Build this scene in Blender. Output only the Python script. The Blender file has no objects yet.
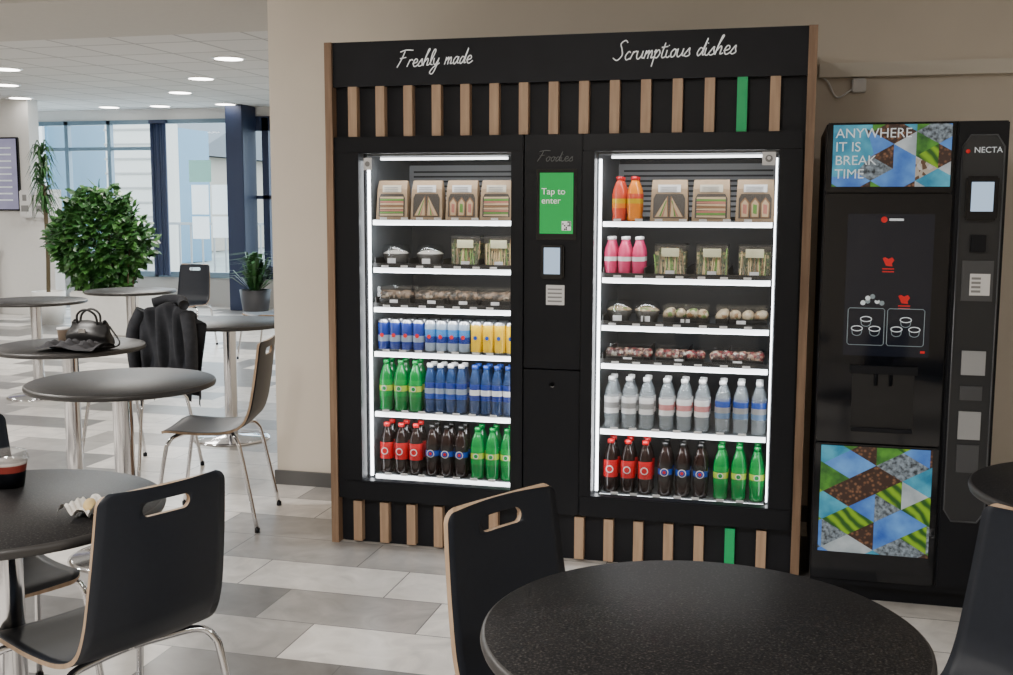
import bpy, math, random
from mathutils import Matrix, Vector
random.seed(7)
pi=math.pi
# ---------------------------------------------------------------- materials
MATS={}
def mat(name,col=(.5,.5,.5),rough=.5,metal=0.,emit=0.,ecol=None,noise=0.,nscale=20.,alpha=1.,bump=0.,spec=None,coat=0.):
    if name in MATS: return MATS[name]
    m=bpy.data.materials.new(name);m.use_nodes=True
    nt=m.node_tree;b=nt.nodes['Principled BSDF']
    b.inputs['Base Color'].default_value=(*col,1)
    b.inputs['Roughness'].default_value=rough;b.inputs['Metallic'].default_value=metal
    if spec is not None:b.inputs['Specular IOR Level'].default_value=spec
    if coat:b.inputs['Coat Weight'].default_value=coat
    if emit:
        b.inputs['Emission Color'].default_value=(*(ecol or col),1);b.inputs['Emission Strength'].default_value=emit
    if alpha<1:b.inputs['Alpha'].default_value=alpha
    if noise or bump:
        tc=nt.nodes.new('ShaderNodeTexCoord');n=nt.nodes.new('ShaderNodeTexNoise')
        n.inputs['Scale'].default_value=nscale;n.inputs['Detail'].default_value=4
        nt.links.new(tc.outputs['Object'],n.inputs['Vector'])
        if noise:
            mr=nt.nodes.new('ShaderNodeMapRange');mr.inputs[1].default_value=.25;mr.inputs[2].default_value=.75
            mr.inputs[3].default_value=1-noise;mr.inputs[4].default_value=1+noise
            nt.links.new(n.outputs['Fac'],mr.inputs[0])
            mx=nt.nodes.new('ShaderNodeVectorMath');mx.operation='SCALE';mx.inputs[0].default_value=col
            nt.links.new(mr.outputs[0],mx.inputs['Scale']);nt.links.new(mx.outputs[0],b.inputs['Base Color'])
        if bump:
            bp=nt.nodes.new('ShaderNodeBump');bp.inputs['Strength'].default_value=bump;bp.inputs['Distance'].default_value=.002
            nt.links.new(n.outputs['Fac'],bp.inputs['Height']);nt.links.new(bp.outputs[0],b.inputs['Normal'])
    MATS[name]=m;return m
def ramp(nt,stops,interp='LINEAR'):
    r=nt.nodes.new('ShaderNodeValToRGB');cr=r.color_ramp;cr.interpolation=interp
    while len(cr.elements)<len(stops):cr.elements.new(.5)
    for e,(p,c) in zip(cr.elements,stops):e.position=p;e.color=(*c,1)
    return r
def wood(name,c1,c2,rough=.5,scale=(30,30,2)):
    m=mat(name,c1,rough);nt=m.node_tree;b=nt.nodes['Principled BSDF']
    tc=nt.nodes.new('ShaderNodeTexCoord');mp=nt.nodes.new('ShaderNodeMapping');mp.inputs['Scale'].default_value=scale
    n=nt.nodes.new('ShaderNodeTexNoise');n.inputs['Scale'].default_value=2.;n.inputs['Detail'].default_value=6
    r=ramp(nt,[(.3,c1),(.7,c2)])
    nt.links.new(tc.outputs['Object'],mp.inputs[0]);nt.links.new(mp.outputs[0],n.inputs['Vector']);nt.links.new(n.outputs['Fac'],r.inputs[0]);nt.links.new(r.outputs[0],b.inputs['Base Color'])
    return m
def texmat(name,kind,stops,scale,strength=0.,rough=.5):
    m=mat(name,stops[0][1],rough);nt=m.node_tree;b=nt.nodes['Principled BSDF']
    tc=nt.nodes.new('ShaderNodeTexCoord')
    if kind=='wave':
        t=nt.nodes.new('ShaderNodeTexWave');t.inputs['Scale'].default_value=scale;t.inputs['Distortion'].default_value=3;o=t.outputs['Fac'];t.bands_direction='DIAGONAL'
    elif kind=='vor':
        t=nt.nodes.new('ShaderNodeTexVoronoi');t.inputs['Scale'].default_value=scale;o=t.outputs['Distance']
    elif kind=='cell':
        t=nt.nodes.new('ShaderNodeTexVoronoi');t.inputs['Scale'].default_value=scale;sx=nt.nodes.new('ShaderNodeSeparateXYZ');nt.links.new(t.outputs['Color'],sx.inputs[0]);o=sx.outputs[0]
    else:
        t=nt.nodes.new('ShaderNodeTexNoise');t.inputs['Scale'].default_value=scale;t.inputs['Detail'].default_value=5;o=t.outputs['Fac']
    nt.links.new(tc.outputs['Object'],t.inputs['Vector'])
    r=ramp(nt,stops,'CONSTANT' if kind=='cell' else 'LINEAR')
    nt.links.new(o,r.inputs[0])
    if strength:
        b.inputs['Base Color'].default_value=(.01,.01,.01,1)
        nt.links.new(r.outputs[0],b.inputs['Emission Color']);b.inputs['Emission Strength'].default_value=strength
    else:nt.links.new(r.outputs[0],b.inputs['Base Color'])
    return m
def glassmat(name,fac=.06,tint=(1,1,1),rough=.02):
    if name in MATS:return MATS[name]
    m=bpy.data.materials.new(name);m.use_nodes=True;nt=m.node_tree;nt.nodes.clear()
    o=nt.nodes.new('ShaderNodeOutputMaterial');mx=nt.nodes.new('ShaderNodeMixShader');mx.inputs[0].default_value=fac
    t=nt.nodes.new('ShaderNodeBsdfTransparent');t.inputs[0].default_value=(*tint,1)
    g=nt.nodes.new('ShaderNodeBsdfGlossy');g.inputs['Roughness'].default_value=rough
    nt.links.new(t.outputs[0],mx.inputs[1]);nt.links.new(g.outputs[0],mx.inputs[2]);nt.links.new(mx.outputs[0],o.inputs[0])
    MATS[name]=m;return m
def paper_translucent(name,col):
    m=bpy.data.materials.new(name);m.use_nodes=True;nt=m.node_tree;nt.nodes.clear()
    o=nt.nodes.new('ShaderNodeOutputMaterial');mx=nt.nodes.new('ShaderNodeMixShader');mx.inputs[0].default_value=.6
    t=nt.nodes.new('ShaderNodeBsdfDiffuse');t.inputs[0].default_value=(*col,1);g=nt.nodes.new('ShaderNodeBsdfTranslucent');g.inputs[0].default_value=(*col,1)
    nt.links.new(t.outputs[0],mx.inputs[1]);nt.links.new(g.outputs[0],mx.inputs[2]);nt.links.new(mx.outputs[0],o.inputs[0]);return m
# ---------------------------------------------------------------- mesh builder
def catmull(P,n=6):
    P=[Vector(p) for p in P]
    if len(P)<3:return P
    Q=[P[0]*2-P[1]]+P+[P[-1]*2-P[-2]];out=[]
    for i in range(1,len(Q)-2):
        a,b,c,d=Q[i-1:i+3]
        for k in range(n):
            t=k/n;out.append(.5*((2*b)+(c-a)*t+(2*a-5*b+4*c-d)*t*t+(3*b-a-3*c+d)*t**3))
    out.append(P[-1]);return out
class MB:
    def __init__(s):s.v=[];s.f=[];s.m=[];s.sm=[];s.mats=[]
    def mi(s,m):
        if m not in s.mats:s.mats.append(m)
        return s.mats.index(m)
    def add(s,vs,fs,m,smooth=False,M=None):
        o=len(s.v);i=s.mi(m)
        for v in vs:
            v=Vector(v);s.v.append(M@v if M else v)
        for f in fs:s.f.append([o+k for k in f]);s.m.append(i);s.sm.append(smooth)
    def box(s,x0,x1,y0,y1,z0,z1,m,M=None,bev=0):
        if x0>x1:x0,x1=x1,x0
        if bev:
            import bmesh
            bm=bmesh.new();bmesh.ops.create_cube(bm,size=1)
            for v in bm.verts:v.co=Vector(((x0+x1)/2+v.co.x*(x1-x0),(y0+y1)/2+v.co.y*(y1-y0),(z0+z1)/2+v.co.z*(z1-z0)))
            bmesh.ops.bevel(bm,geom=bm.edges[:],offset=bev,segments=2,affect='EDGES')
            bm.verts.index_update()
            s.add([v.co.copy() for v in bm.verts],[[v.index for v in f.verts] for f in bm.faces],m,False,M);bm.free();return
        s.add([(x,y,z) for z in(z0,z1) for y in(y0,y1) for x in(x0,x1)],[(0,2,3,1),(4,5,7,6),(0,1,5,4),(2,6,7,3),(0,4,6,2),(1,3,7,5)],m,False,M)
    def lathe(s,prof,ms,M=None,seg=16,smooth=True):
        n=len(prof);o=len(s.v)
        for r,z in prof:
            for k in range(seg):
                a=2*pi*k/seg;v=Vector((r*math.cos(a),r*math.sin(a),z));s.v.append(M@v if M else v)
        for i in range(n-1):
            m=ms[i] if isinstance(ms,(list,tuple)) else ms;mi=s.mi(m)
            if prof[i]==prof[i+1]:continue
            for k in range(seg):
                k2=(k+1)%seg;s.f.append([o+i*seg+k,o+i*seg+k2,o+(i+1)*seg+k2,o+(i+1)*seg+k]);s.m.append(mi);s.sm.append(smooth)
    def tube(s,P,r,m,seg=8,n=6,M=None,sm=True,rad=None):
        P=catmull(P,n) if n else [Vector(p) for p in P]
        rings=[];prev=None
        for i,p in enumerate(P):
            d=(P[min(i+1,len(P)-1)]-P[max(i-1,0)])
            if d.length<1e-9:d=Vector((0,0,1))
            d.normalize()
            if prev is None:
                a=Vector((0,0,1)) if abs(d.z)<.9 else Vector((1,0,0));u=d.cross(a).normalized()
            else:
                u=(prev-d*prev.dot(d))
                u=u.normalized() if u.length>1e-6 else d.orthogonal().normalized()
            prev=u;w=d.cross(u);rr=r if rad is None else r*rad(i/(len(P)-1))
            rings.append([p+(u*math.cos(2*pi*k/seg)+w*math.sin(2*pi*k/seg))*rr for k in range(seg)])
        vs=[q for R_ in rings for q in R_];fs=[]
        for i in range(len(P)-1):
            for k in range(seg):
                k2=(k+1)%seg;fs.append((i*seg+k,i*seg+k2,(i+1)*seg+k2,(i+1)*seg+k))
        fs.append(tuple(range(seg)));fs.append(tuple((len(P)-1)*seg+k for k in range(seg)))
        s.add(vs,fs,m,sm,M)
    def grid(s,fn,nu,nv,m,smooth=True,M=None):
        vs=[fn(i/(nu-1),j/(nv-1)) for j in range(nv) for i in range(nu)]
        fs=[(j*nu+i,j*nu+i+1,(j+1)*nu+i+1,(j+1)*nu+i) for j in range(nv-1) for i in range(nu-1)]
        s.add(vs,fs,m,smooth,M)
    def mesh(s,name):
        me=bpy.data.meshes.new(name);me.from_pydata([tuple(v) for v in s.v],[],s.f)
        for m in s.mats:me.materials.append(m)
        me.polygons.foreach_set('material_index',s.m);me.polygons.foreach_set('use_smooth',s.sm);me.update();return me
    def obj(s,name,parent=None,loc=None):
        return link(name,s.mesh(name),parent,loc)
def link(name,data,parent=None,loc=None,rot=0):
    o=bpy.data.objects.new(name,data);bpy.context.scene.collection.objects.link(o)
    if parent:o.parent=parent
    if loc:o.location=loc
    if rot:o.rotation_euler[2]=rot
    return o
def T(x,y,z,rz=0,s=1.,rx=0):return Matrix.Translation((x,y,z))@Matrix.Rotation(rz,4,'Z')@Matrix.Rotation(rx,4,'X')@Matrix.Scale(s,4)
def rnd(a,b_):return random.uniform(a,b_)
# ---------------------------------------------------------------- palette
black=mat('black_satin',(.005,.006,.009),.38,spec=.25)
blackg=mat('black_gloss',(.003,.004,.007),.08)
char=mat('charcoal_panel',(.010,.011,.015),.5,noise=.15,nscale=8,spec=.25)
oak=wood('oak_wood',(.20,.12,.07),(.33,.21,.13),.5)
slatw=wood('slat_wood',(.40,.26,.165),(.54,.37,.24),.5)
ply=wood('beech_edge',(.34,.23,.145),(.45,.32,.21),.5)
green=mat('green_paint',(.0,.45,.14),.4,noise=.05)
white=mat('white_plastic',(.75,.75,.75),.4,noise=.03)
grey=mat('print_grey',(.25,.25,.25),.6)
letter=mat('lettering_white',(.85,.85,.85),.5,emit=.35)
lettergrey=mat('lettering_grey',(.16,.17,.17),.5)
chrome=mat('chrome',(.72,.72,.74),.12,1.)
chair_b=mat('chair_black_laminate',(.010,.013,.020),.42,noise=.1,nscale=60,spec=.35)
led=mat('led_strip',(1,1,1),.5,emit=10,ecol=(.93,.97,1))
rail=mat('shelf_rail_lit',(1,1,1),.5,emit=3.6,ecol=(.93,.97,1))
steel=mat('interior_grey',(.13,.14,.15),.45,noise=.08)
inner=mat('interior_dark',(.03,.032,.036),.5,noise=.1)
wallm=mat('wall_paint',(.68,.62,.53),.85,noise=.03,nscale=3)
def floor_mat():
    m=mat('floor_tiles',(.5,.5,.5),.3);nt=m.node_tree;b=nt.nodes['Principled BSDF'];L=nt.links.new
    tc=nt.nodes.new('ShaderNodeTexCoord');sp=nt.nodes.new('ShaderNodeSeparateXYZ');L(tc.outputs['Object'],sp.inputs[0])
    def M_(op,a,b_=None):
        n=nt.nodes.new('ShaderNodeMath');n.operation=op
        for i,q in enumerate((a,b_)):
            if q is None:continue
            if isinstance(q,(int,float)):n.inputs[i].default_value=q
            else:L(q,n.inputs[i])
        return n.outputs[0]
    ry=M_('DIVIDE',sp.outputs['Y'],.3);row=M_('FLOOR',ry);fy=M_('FRACT',ry)
    off=M_('FRACT',M_('MULTIPLY',row,.381))
    rx=M_('ADD',M_('DIVIDE',sp.outputs['X'],.6),off);colm=M_('FLOOR',rx);fx=M_('FRACT',rx)
    cb=nt.nodes.new('ShaderNodeCombineXYZ');L(colm,cb.inputs[0]);L(row,cb.inputs[1])
    wn=nt.nodes.new('ShaderNodeTexWhiteNoise');wn.noise_dimensions='2D';L(cb.outputs[0],wn.inputs['Vector'])
    r=ramp(nt,[(0,(.78,.75,.71)),(.40,(.40,.385,.37)),(.62,(.19,.185,.182)),(.85,(.66,.635,.60))],'CONSTANT');L(wn.outputs['Value'],r.inputs[0])
    nz=nt.nodes.new('ShaderNodeTexNoise');nz.inputs['Scale'].default_value=6;nz.inputs['Detail'].default_value=8;nz.inputs['Distortion'].default_value=1.5
    L(tc.outputs['Object'],nz.inputs['Vector'])
    mr=nt.nodes.new('ShaderNodeMapRange');mr.inputs[1].default_value=.3;mr.inputs[2].default_value=.7;mr.inputs[3].default_value=.78;mr.inputs[4].default_value=1.1;L(nz.outputs['Fac'],mr.inputs[0])
    sc=nt.nodes.new('ShaderNodeVectorMath');sc.operation='SCALE';L(r.outputs[0],sc.inputs[0]);L(mr.outputs[0],sc.inputs['Scale'])
    g=M_('MAXIMUM',M_('LESS_THAN',fx,.008),M_('LESS_THAN',fy,.016))
    mx=nt.nodes.new('ShaderNodeMix');mx.data_type='RGBA';L(g,mx.inputs['Factor']);L(sc.outputs[0],mx.inputs['A']);mx.inputs['B'].default_value=(.12,.12,.12,1)
    L(mx.outputs['Result'],b.inputs['Base Color']);b.inputs['Roughness'].default_value=.3
    return m
def ceil_mat():
    m=mat('ceiling_tiles',(.7,.7,.7),.9);nt=m.node_tree;b=nt.nodes['Principled BSDF'];L=nt.links.new
    tc=nt.nodes.new('ShaderNodeTexCoord');br=nt.nodes.new('ShaderNodeTexBrick');br.offset=0;br.inputs['Scale'].default_value=1
    br.inputs['Color1'].default_value=(.66,.64,.62,1);br.inputs['Color2'].default_value=(.60,.585,.57,1);br.inputs['Mortar'].default_value=(.36,.35,.34,1)
    br.inputs['Mortar Size'].default_value=.014;br.inputs['Brick Width'].default_value=.6;br.inputs['Row Height'].default_value=.6
    L(tc.outputs['Object'],br.inputs['Vector']);L(br.outputs['Color'],b.inputs['Base Color']);return m
def plane(name,x0,x1,y0,y1,z0,z1,m):
    b=MB();b.box(x0,x1,y0,y1,z0,z1,m);return b.obj(name)
CZ=2.83
plane('floor',-13,5,-7,10.1,-.05,0,floor_mat())
plane('ceiling',-13,5,-7,10.1,CZ,CZ+.1,ceil_mat())
plaster=mat('ceiling_plaster',(.50,.47,.43),.9,noise=.02)
plane('trim_ceiling_soffit',-12.9,4.9,1.9,3.3,CZ-.09,CZ-.001,plaster)
plane('wall_machine',-.68,5,.85,1.15,0,CZ,wallm)
plane('wall_right',5,5.1,-7,1.15,0,CZ,wallm)
plane('wall_back',-13,5,-7.1,-7,0,CZ,wallm)
plane('wall_left',-13.1,-13,-7,8.4,0,CZ,wallm)
whitew=mat('wall_white',(.74,.73,.71),.8,noise=.02)
plane('wall_servery',-13,-7.8,8.2,8.4,0,CZ,whitew)
plane('wall_servery_partition',-7.8,-7.5,8.2,8.4,0,1.66,whitew)
plane('baseboard_machine',-.69,4.99,.835,.85,0,.075,mat('baseboard_grey',(.10,.10,.10),.5))
b=MB();b.box(1.99,4.98,.80,.85,2.02,2.08,mat('trunking',(.70,.66,.58),.6));b.obj('trim_cable_trunking')
b=MB();b.box(2.13,2.19,.82,.85,1.955,2.015,white,bev=.005);b.tube([(2.14,.83,1.975),(2.07,.83,1.935),(2.03,.83,2.0),(2.0,.83,2.03)],.004,white);b.obj('wall_socket_with_cable')
# far window wall
alu=mat('window_frame_blue',(.13,.20,.26),.4);navy=mat('navy_paint',(.012,.022,.06),.5)
wg=glassmat('window_glass',.06,(.82,.92,.97))
Y=9.9
plane('wall_far_sill',-9.3,-.78,Y,Y+.12,0,.42,mat('sill_panel',(.35,.35,.34),.6))
plane('wall_far_lintel',-9.3,-.78,Y,Y+.12,2.68,CZ,whitew)
plane('wall_far_left',-13,-9.3,Y,Y+.12,0,CZ,whitew)
b=MB()
for x in(-9.25,-8.46,-7.75,-7.04,-5.7):b.box(x-.03,x+.03,Y-.03,Y+.05,.42,2.68,alu)
b.box(-9.3,-5.67,Y-.03,Y+.05,2.62,2.68,alu);b.box(-9.3,-5.67,Y-.03,Y+.05,.42,.5,alu);b.box(-9.3,-7.04,Y-.02,Y+.04,2.25,2.30,alu)
b.add([(-9.3,Y,.42),(-5.7,Y,.42),(-5.7,Y,2.68),(-9.3,Y,2.68)],[(0,1,2,3)],wg)
b.obj('window_1')
b=MB()
for x in(-5.25,-4.3,-3.4,-2.5,-1.6):b.box(x-.05,x+.05,Y-.04,Y+.06,.42,2.68,navy)
b.box(-5.5,-1.2,Y-.04,Y+.06,2.5,2.7,navy);b.box(-5.5,-1.2,Y-.04,Y+.06,.42,.6,navy);b.box(-5.5,-1.2,Y-.04,Y+.06,1.55,1.6,navy)
b.add([(-5.5,Y,.42),(-1.2,Y,.42),(-1.2,Y,2.68),(-5.5,Y,2.68)],[(0,1,2,3)],wg)
b.obj('window_2')
plane('wall_atrium_side',-.78,-.68,1.15,10.02,0,CZ,wallm)
b=MB();b.box(-5.64,-5.38,9.45,9.85,0,CZ-.001,navy,bev=.01);b.obj('column_navy')
b=MB()
for k in range(5):b.tube([(-7.0+k*.05,Y-.09+.02*(k%2),.45),(-7.0+k*.05,Y-.09+.02*(k%2),2.64)],.028,navy,8,0)
b.box(-7.03,-6.77,Y-.12,Y-.06,2.62,2.67,navy);b.obj('window_curtain')
wp=paper_translucent('poster_white',(.85,.86,.86));gp=paper_translucent('poster_green',(.40,.55,.50))
b=MB()
for(x0,x1,z0,z1) in((-6.42,-6.15,1.33,1.75),(-6.1,-5.84,1.33,1.75),(-6.42,-6.15,.98,1.3),(-6.1,-5.84,1.0,1.3)):b.box(x0,x1,Y-.045,Y-.043,z0,z1,wp)
b.box(-6.45,-6.1,Y-.045,Y-.043,1.79,2.1,gp);b.obj('window_posters')
# exterior
plane('ground_outside',-40,20,10.2,70,-.1,-.02,mat('asphalt_grass',(.30,.32,.29),.9,noise=.3,nscale=.6))
brick=mat('building_render',(.42,.37,.31),.8,noise=.1)
dw=mat('dark_window',(.05,.07,.09),.2)
b=MB();b.box(-26,-16,26,34,0,3.0,brick);b.add([(-26.4,25.6,3.0),(-15.6,25.6,3.0),(-15.6,34.4,3.0),(-26.4,34.4,3.0),(-26,30,4.4),(-16,30,4.4)],[(0,1,5,4),(2,3,4,5),(1,2,5),(3,0,4)],mat('roof_slate',(.12,.13,.14),.7))
for i in range(6):b.box(-25.2+i*1.6,-24.3+i*1.6,25.95,26.01,1,2.2,dw)
b.obj('building_outside')
bl=mat('glazed_block_blue',(.10,.22,.32),.25)
b=MB();b.box(-19.5,-13,15.5,22,0,3.4,bl)
for i in range(9):b.box(-19.4+i*.78,-19.32+i*.78,15.42,15.5,0,3.4,white)
for z in(1.1,2.2,3.3):b.box(-19.5,-13,15.42,15.5,z,z+.08,white)
b.obj('glazed_block_outside')
b=MB();b.box(-12.0,-10.9,16,17,0,6,mat('cladding_beige',(.62,.58,.52),.7))
for i in range(20):b.box(-12.02,-10.88,15.98,16.,.3*i,.3*i+.04,mat('cladding_joint',(.36,.34,.31),.7))
b.obj('pillar_outside')
leafm=mat('leaf_green',(.022,.085,.018),.4,noise=.5,nscale=9)
leafm2=mat('leaf_light',(.05,.15,.03),.4,noise=.4,nscale=9)
def leaf(b,p,d,up,L,W,m):
    d=Vector(d).normalized();s=d.cross(Vector(up));s=s.normalized() if s.length>1e-5 else d.orthogonal().normalized();n=s.cross(d)
    p=Vector(p)
    b.add([p,p+d*L*.35+s*W-n*W*.3,p+d*L*.75+s*W*.7-n*L*.05,p+d*L-n*L*.15,p+d*L*.75-s*W*.7-n*L*.05,p+d*L*.35-s*W-n*W*.3,p+d*L*.4],[(0,1,6),(1,2,6),(2,3,6),(3,4,6),(4,5,6),(5,0,6)],m)
b=MB();hb=mat('tree_green',(.06,.13,.05),.8,noise=.5,nscale=2)
for k in range(1500):
    x=rnd(-30,-8);z=rnd(0,1)**1.5*(2.6+.8*math.sin(x*1.1))+.1;leaf(b,(x,38+rnd(-1,1),z+.6),(rnd(-1,1),rnd(-1,.2),rnd(-.3,1)),(0,0,1),.9,.35,hb)
b.box(-30,-8,38,39,-.02,2.2,hb);b.obj('hedge_outside')
b=MB();rm=mat('railing_grey',(.3,.3,.3),.5)
for i in range(30):b.box(-14+i*.25,-13.97+i*.25,15,15.03,0,1.1,rm)
b.box(-14,-6.5,14.99,15.04,1.08,1.13,rm);b.obj('railing_outside')
# ---------------------------------------------------------------- lights
dl=mat('downlight_glow',(1,1,1),.5,emit=14,ecol=(1,.95,.88))
for i,(x,y) in enumerate([(-3.25,5.19),(-4.34,6.58),(-5.35,7.84),(-5.57,9.35),(-7.4,9.4),(-6.6,9.4),(-7.75,8.0),(-6.87,6.65),(-5.86,5.4),(-1.9,4.2),(-8.6,5.4)]):
    b=MB();b.lathe([(0,-.012),(.13,-.012),(.132,-.012),(.16,-.004),(.16,0)],[dl,dl,white,white],T(0,0,0),24);b.obj('recessed_downlight',None,(x,y,CZ))
def area(name,loc,rot,sx,sy,p,col=(1,1,1)):
    l=bpy.data.lights.new(name,'AREA');l.shape='RECTANGLE';l.size=sx;l.size_y=sy;l.energy=p;l.color=col
    o=link(name,l,None,loc);o.rotation_euler=rot;return o
pan=mat('fill_panel_glow',(1,1,1),.5,emit=2.5,ecol=(1,.96,.9))
for(x,y,p) in((-3.5,-3.0,110),(.6,-4.0,110),(3.4,-3.4,28),(-3.0,-.4,120),(-6.5,-1,110)):  # fill panels and lamps added overhead, out of view, to brighten the foreground
    b=MB();b.box(-.3,.3,-.3,.3,-.012,-.001,pan);b.box(-.32,.32,-.32,.32,-.008,0,white);b.obj('added_fill_panel',None,(x,y,CZ))
    area('added_fill_light',(x,y,CZ-.03),(0,0,0),.6,.6,p,(1,.95,.89))
for(x,y) in((-4,4.5),(-5,7),(-7.5,5)):area('downlight_light',(x,y,CZ-.03),(0,0,0),.5,.5,80,(1,.95,.88))
area('daylight_window',(-7.3,10.15,1.6),(-pi/2,0,0),3.4,2.2,70,(.85,.93,1))
# ---------------------------------------------------------------- script lettering
F={'F':([[(0,0),(.4,1.2),(.6,2.2)],[(0,2.1),(.7,2.35),(1.6,2.3)],[(.15,1.2),(.9,1.35)]],1.25),
'r':([[(0,0),(.22,.95),(.2,.8),(.45,1),(.6,.85)]],.65),
'e':([[(0,.4),(.5,.6),(.5,.95),(.25,1),(.08,.5),(.25,.03),(.5,.05),(.8,.35)]],.75),
's':([[(-.1,.1),(.35,1),(.4,.6),(.5,.2),(.2,0),(.0,.12)]],.62),
'h':([[(0,0),(.15,1.2),(.45,2.2),(.3,2.2),(.1,.9),(.0,0)],[(.03,.4),(.38,1),(.52,.8),(.5,.1),(.8,.2)]],.8),
'l':([[(0,.2),(.42,1.8),(.3,2.2),(.1,1.6),(.1,.3),(.4,.1)]],.45),
'y':([[(0,1),(.05,.3),(.3,.1),(.6,.9)],[(.6,1),(.5,0),(.2,-1.1),(-.2,-1.0),(.1,-.3),(.8,.3)]],.85),
'm':([[(0,0),(.1,1),(.12,.6),(.35,1),(.4,.5),(.38,0)],[(.4,.5),(.65,1),(.74,.5),(.72,.1),(1,.2)]],1.),
'a':([[(.55,.9),(.3,1),(.05,.5),(.2,0),(.48,.4),(.6,1),(.55,.2),(.8,.15)]],.8),
'd':([[(.5,.85),(.25,.95),(.05,.4),(.2,0),(.5,.5),(.78,2.1),(.62,.6),(.62,.1),(.85,.2)]],.85),
'S':([[(1,2.1),(.7,2.4),(.3,2.0),(.55,1.3),(.7,.6),(.3,0),(-.2,.3)]],1.05),
'c':([[(.5,.85),(.3,1),(.05,.5),(.2,0),(.6,.2)]],.6),
'u':([[(0,1),(0,.3),(.2,0),(.48,.4),(.55,1),(.55,.2),(.8,.15)]],.8),
'p':([[(-.05,.7),(.1,1),(.05,0),(0,-1)],[(.05,.5),(.35,1),(.55,.6),(.35,.05),(.05,.15)]],.75),
't':([[(.15,1.8),(.05,.3),(.25,0),(.5,.2)],[(-.15,1.25),(.5,1.35)]],.5),
'i':([[(0,.9),(0,.2),(.2,0),(.4,.2)],[(.06,1.4),(.1,1.5)]],.42),
'o':([[(.3,1),(.05,.6),(.15,.05),(.45,.2),(.5,.8),(.3,1),(.7,.8)]],.7),' ':([],.6)}
def script_text(b,txt,x0,x1,z,u,y,r,m,rise=0):
    W=sum(F[c][1] for c in txt);k=(x1-x0)/W;x=0
    for c in txt:
        st,w=F[c]
        for s_ in st:
            P=[(x0+(x+px)*k+pz*u*.25,y,z+pz*u+rise*(x/W)) for px,pz in s_]
            b.tube(P,r,m,seg=5,n=5 if len(P)>2 else 0)
        x+=w
def text(name,body,x,y,z,size,m,parent=None,ext=.001):
    t=bpy.data.curves.new(name,'FONT');t.body=body;t.size=size;t.extrude=ext;t.align_x='LEFT'
    o=bpy.data.objects.new(name+'_tmp',t);bpy.context.scene.collection.objects.link(o)
    bpy.context.view_layer.update();me=bpy.data.meshes.new_from_object(o);bpy.data.objects.remove(o)
    me.materials.clear();me.materials.append(m)
    q=link(name,me,parent,(x,y,z));q.rotation_euler=(pi/2,0,0);return q
# ---------------------------------------------------------------- vending machine
W,H=1.962,2.12
vm=link('vending_machine',None)
b=MB()
b.box(0,.032,-.012,.84,0,H,oak);b.box(W-.032,W,-.012,.84,0,H,oak)
b.obj('wood_side_panels',vm)
b=MB()
b.box(.032,W-.032,0,.05,1.94,H,char);b.box(.032,W-.032,.05,.83,1.67,H-.01,black)
b.box(.032,W-.032,.035,.06,1.735,1.94,char);b.box(.032,W-.032,.035,.06,.0,.2,char)
b.box(.032,W-.032,.05,.83,0,.262,black);b.box(.032,.15,.05,.83,.262,1.67,black);b.box(.80,1.135,.05,.83,.262,1.67,black);b.box(1.84,W-.032,.05,.83,.262,1.67,black)
b.box(.15,.80,.62,.83,.262,1.67,inner);b.box(1.135,1.84,.62,.83,.262,1.67,inner)
b.box(.032,.07,.0,.05,.2,1.735,black);b.box(1.92,W-.032,.0,.05,.2,1.735,black)
b.obj('cabinet_body',vm)
b=MB()
for i in range(15):
    x=.117+i*.1213
    m=green if i==13 else slatw
    b.box(x-.019,x+.019,.0,.035,1.737,1.94,m);b.box(x-.019,x+.019,.0,.035,.012,.188,m)
b.obj('wood_slats',vm)
b=MB();script_text(b,'Freshly made',.315,.632,2.012,.029,-.002,.0023,letter,.010);script_text(b,'Scrumptious dishes',1.205,1.668,2.014,.031,-.002,.0024,letter,.012);b.obj('header_lettering',vm)
cg=glassmat('cabinet_glass',.03)
def door(x0,x1,gx0,gx1,z0=.2,z1=1.735,gz0=.285,gz1=1.668):
    b=MB()
    b.box(x0,x1,-.02,.04,gz1,z1,black,bev=.004);b.box(x0,x1,-.02,.04,z0,gz0,black,bev=.004)
    b.box(x0,gx0,-.02,.04,gz0,gz1,black);b.box(gx1,x1,-.02,.04,gz0,gz1,black)
    b.add([(gx0,.0,gz0),(gx1,.0,gz0),(gx1,.0,gz1),(gx0,.0,gz1)],[(0,1,2,3)],cg)
    b.obj('glass_door',vm)
door(.07,.85,.148,.80);door(1.09,1.922,1.137,1.838)
SL=[1.395,1.193,1.024,.832,.570,.293];SR=[1.395,1.169,.975,.819,.547,.275]
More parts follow.
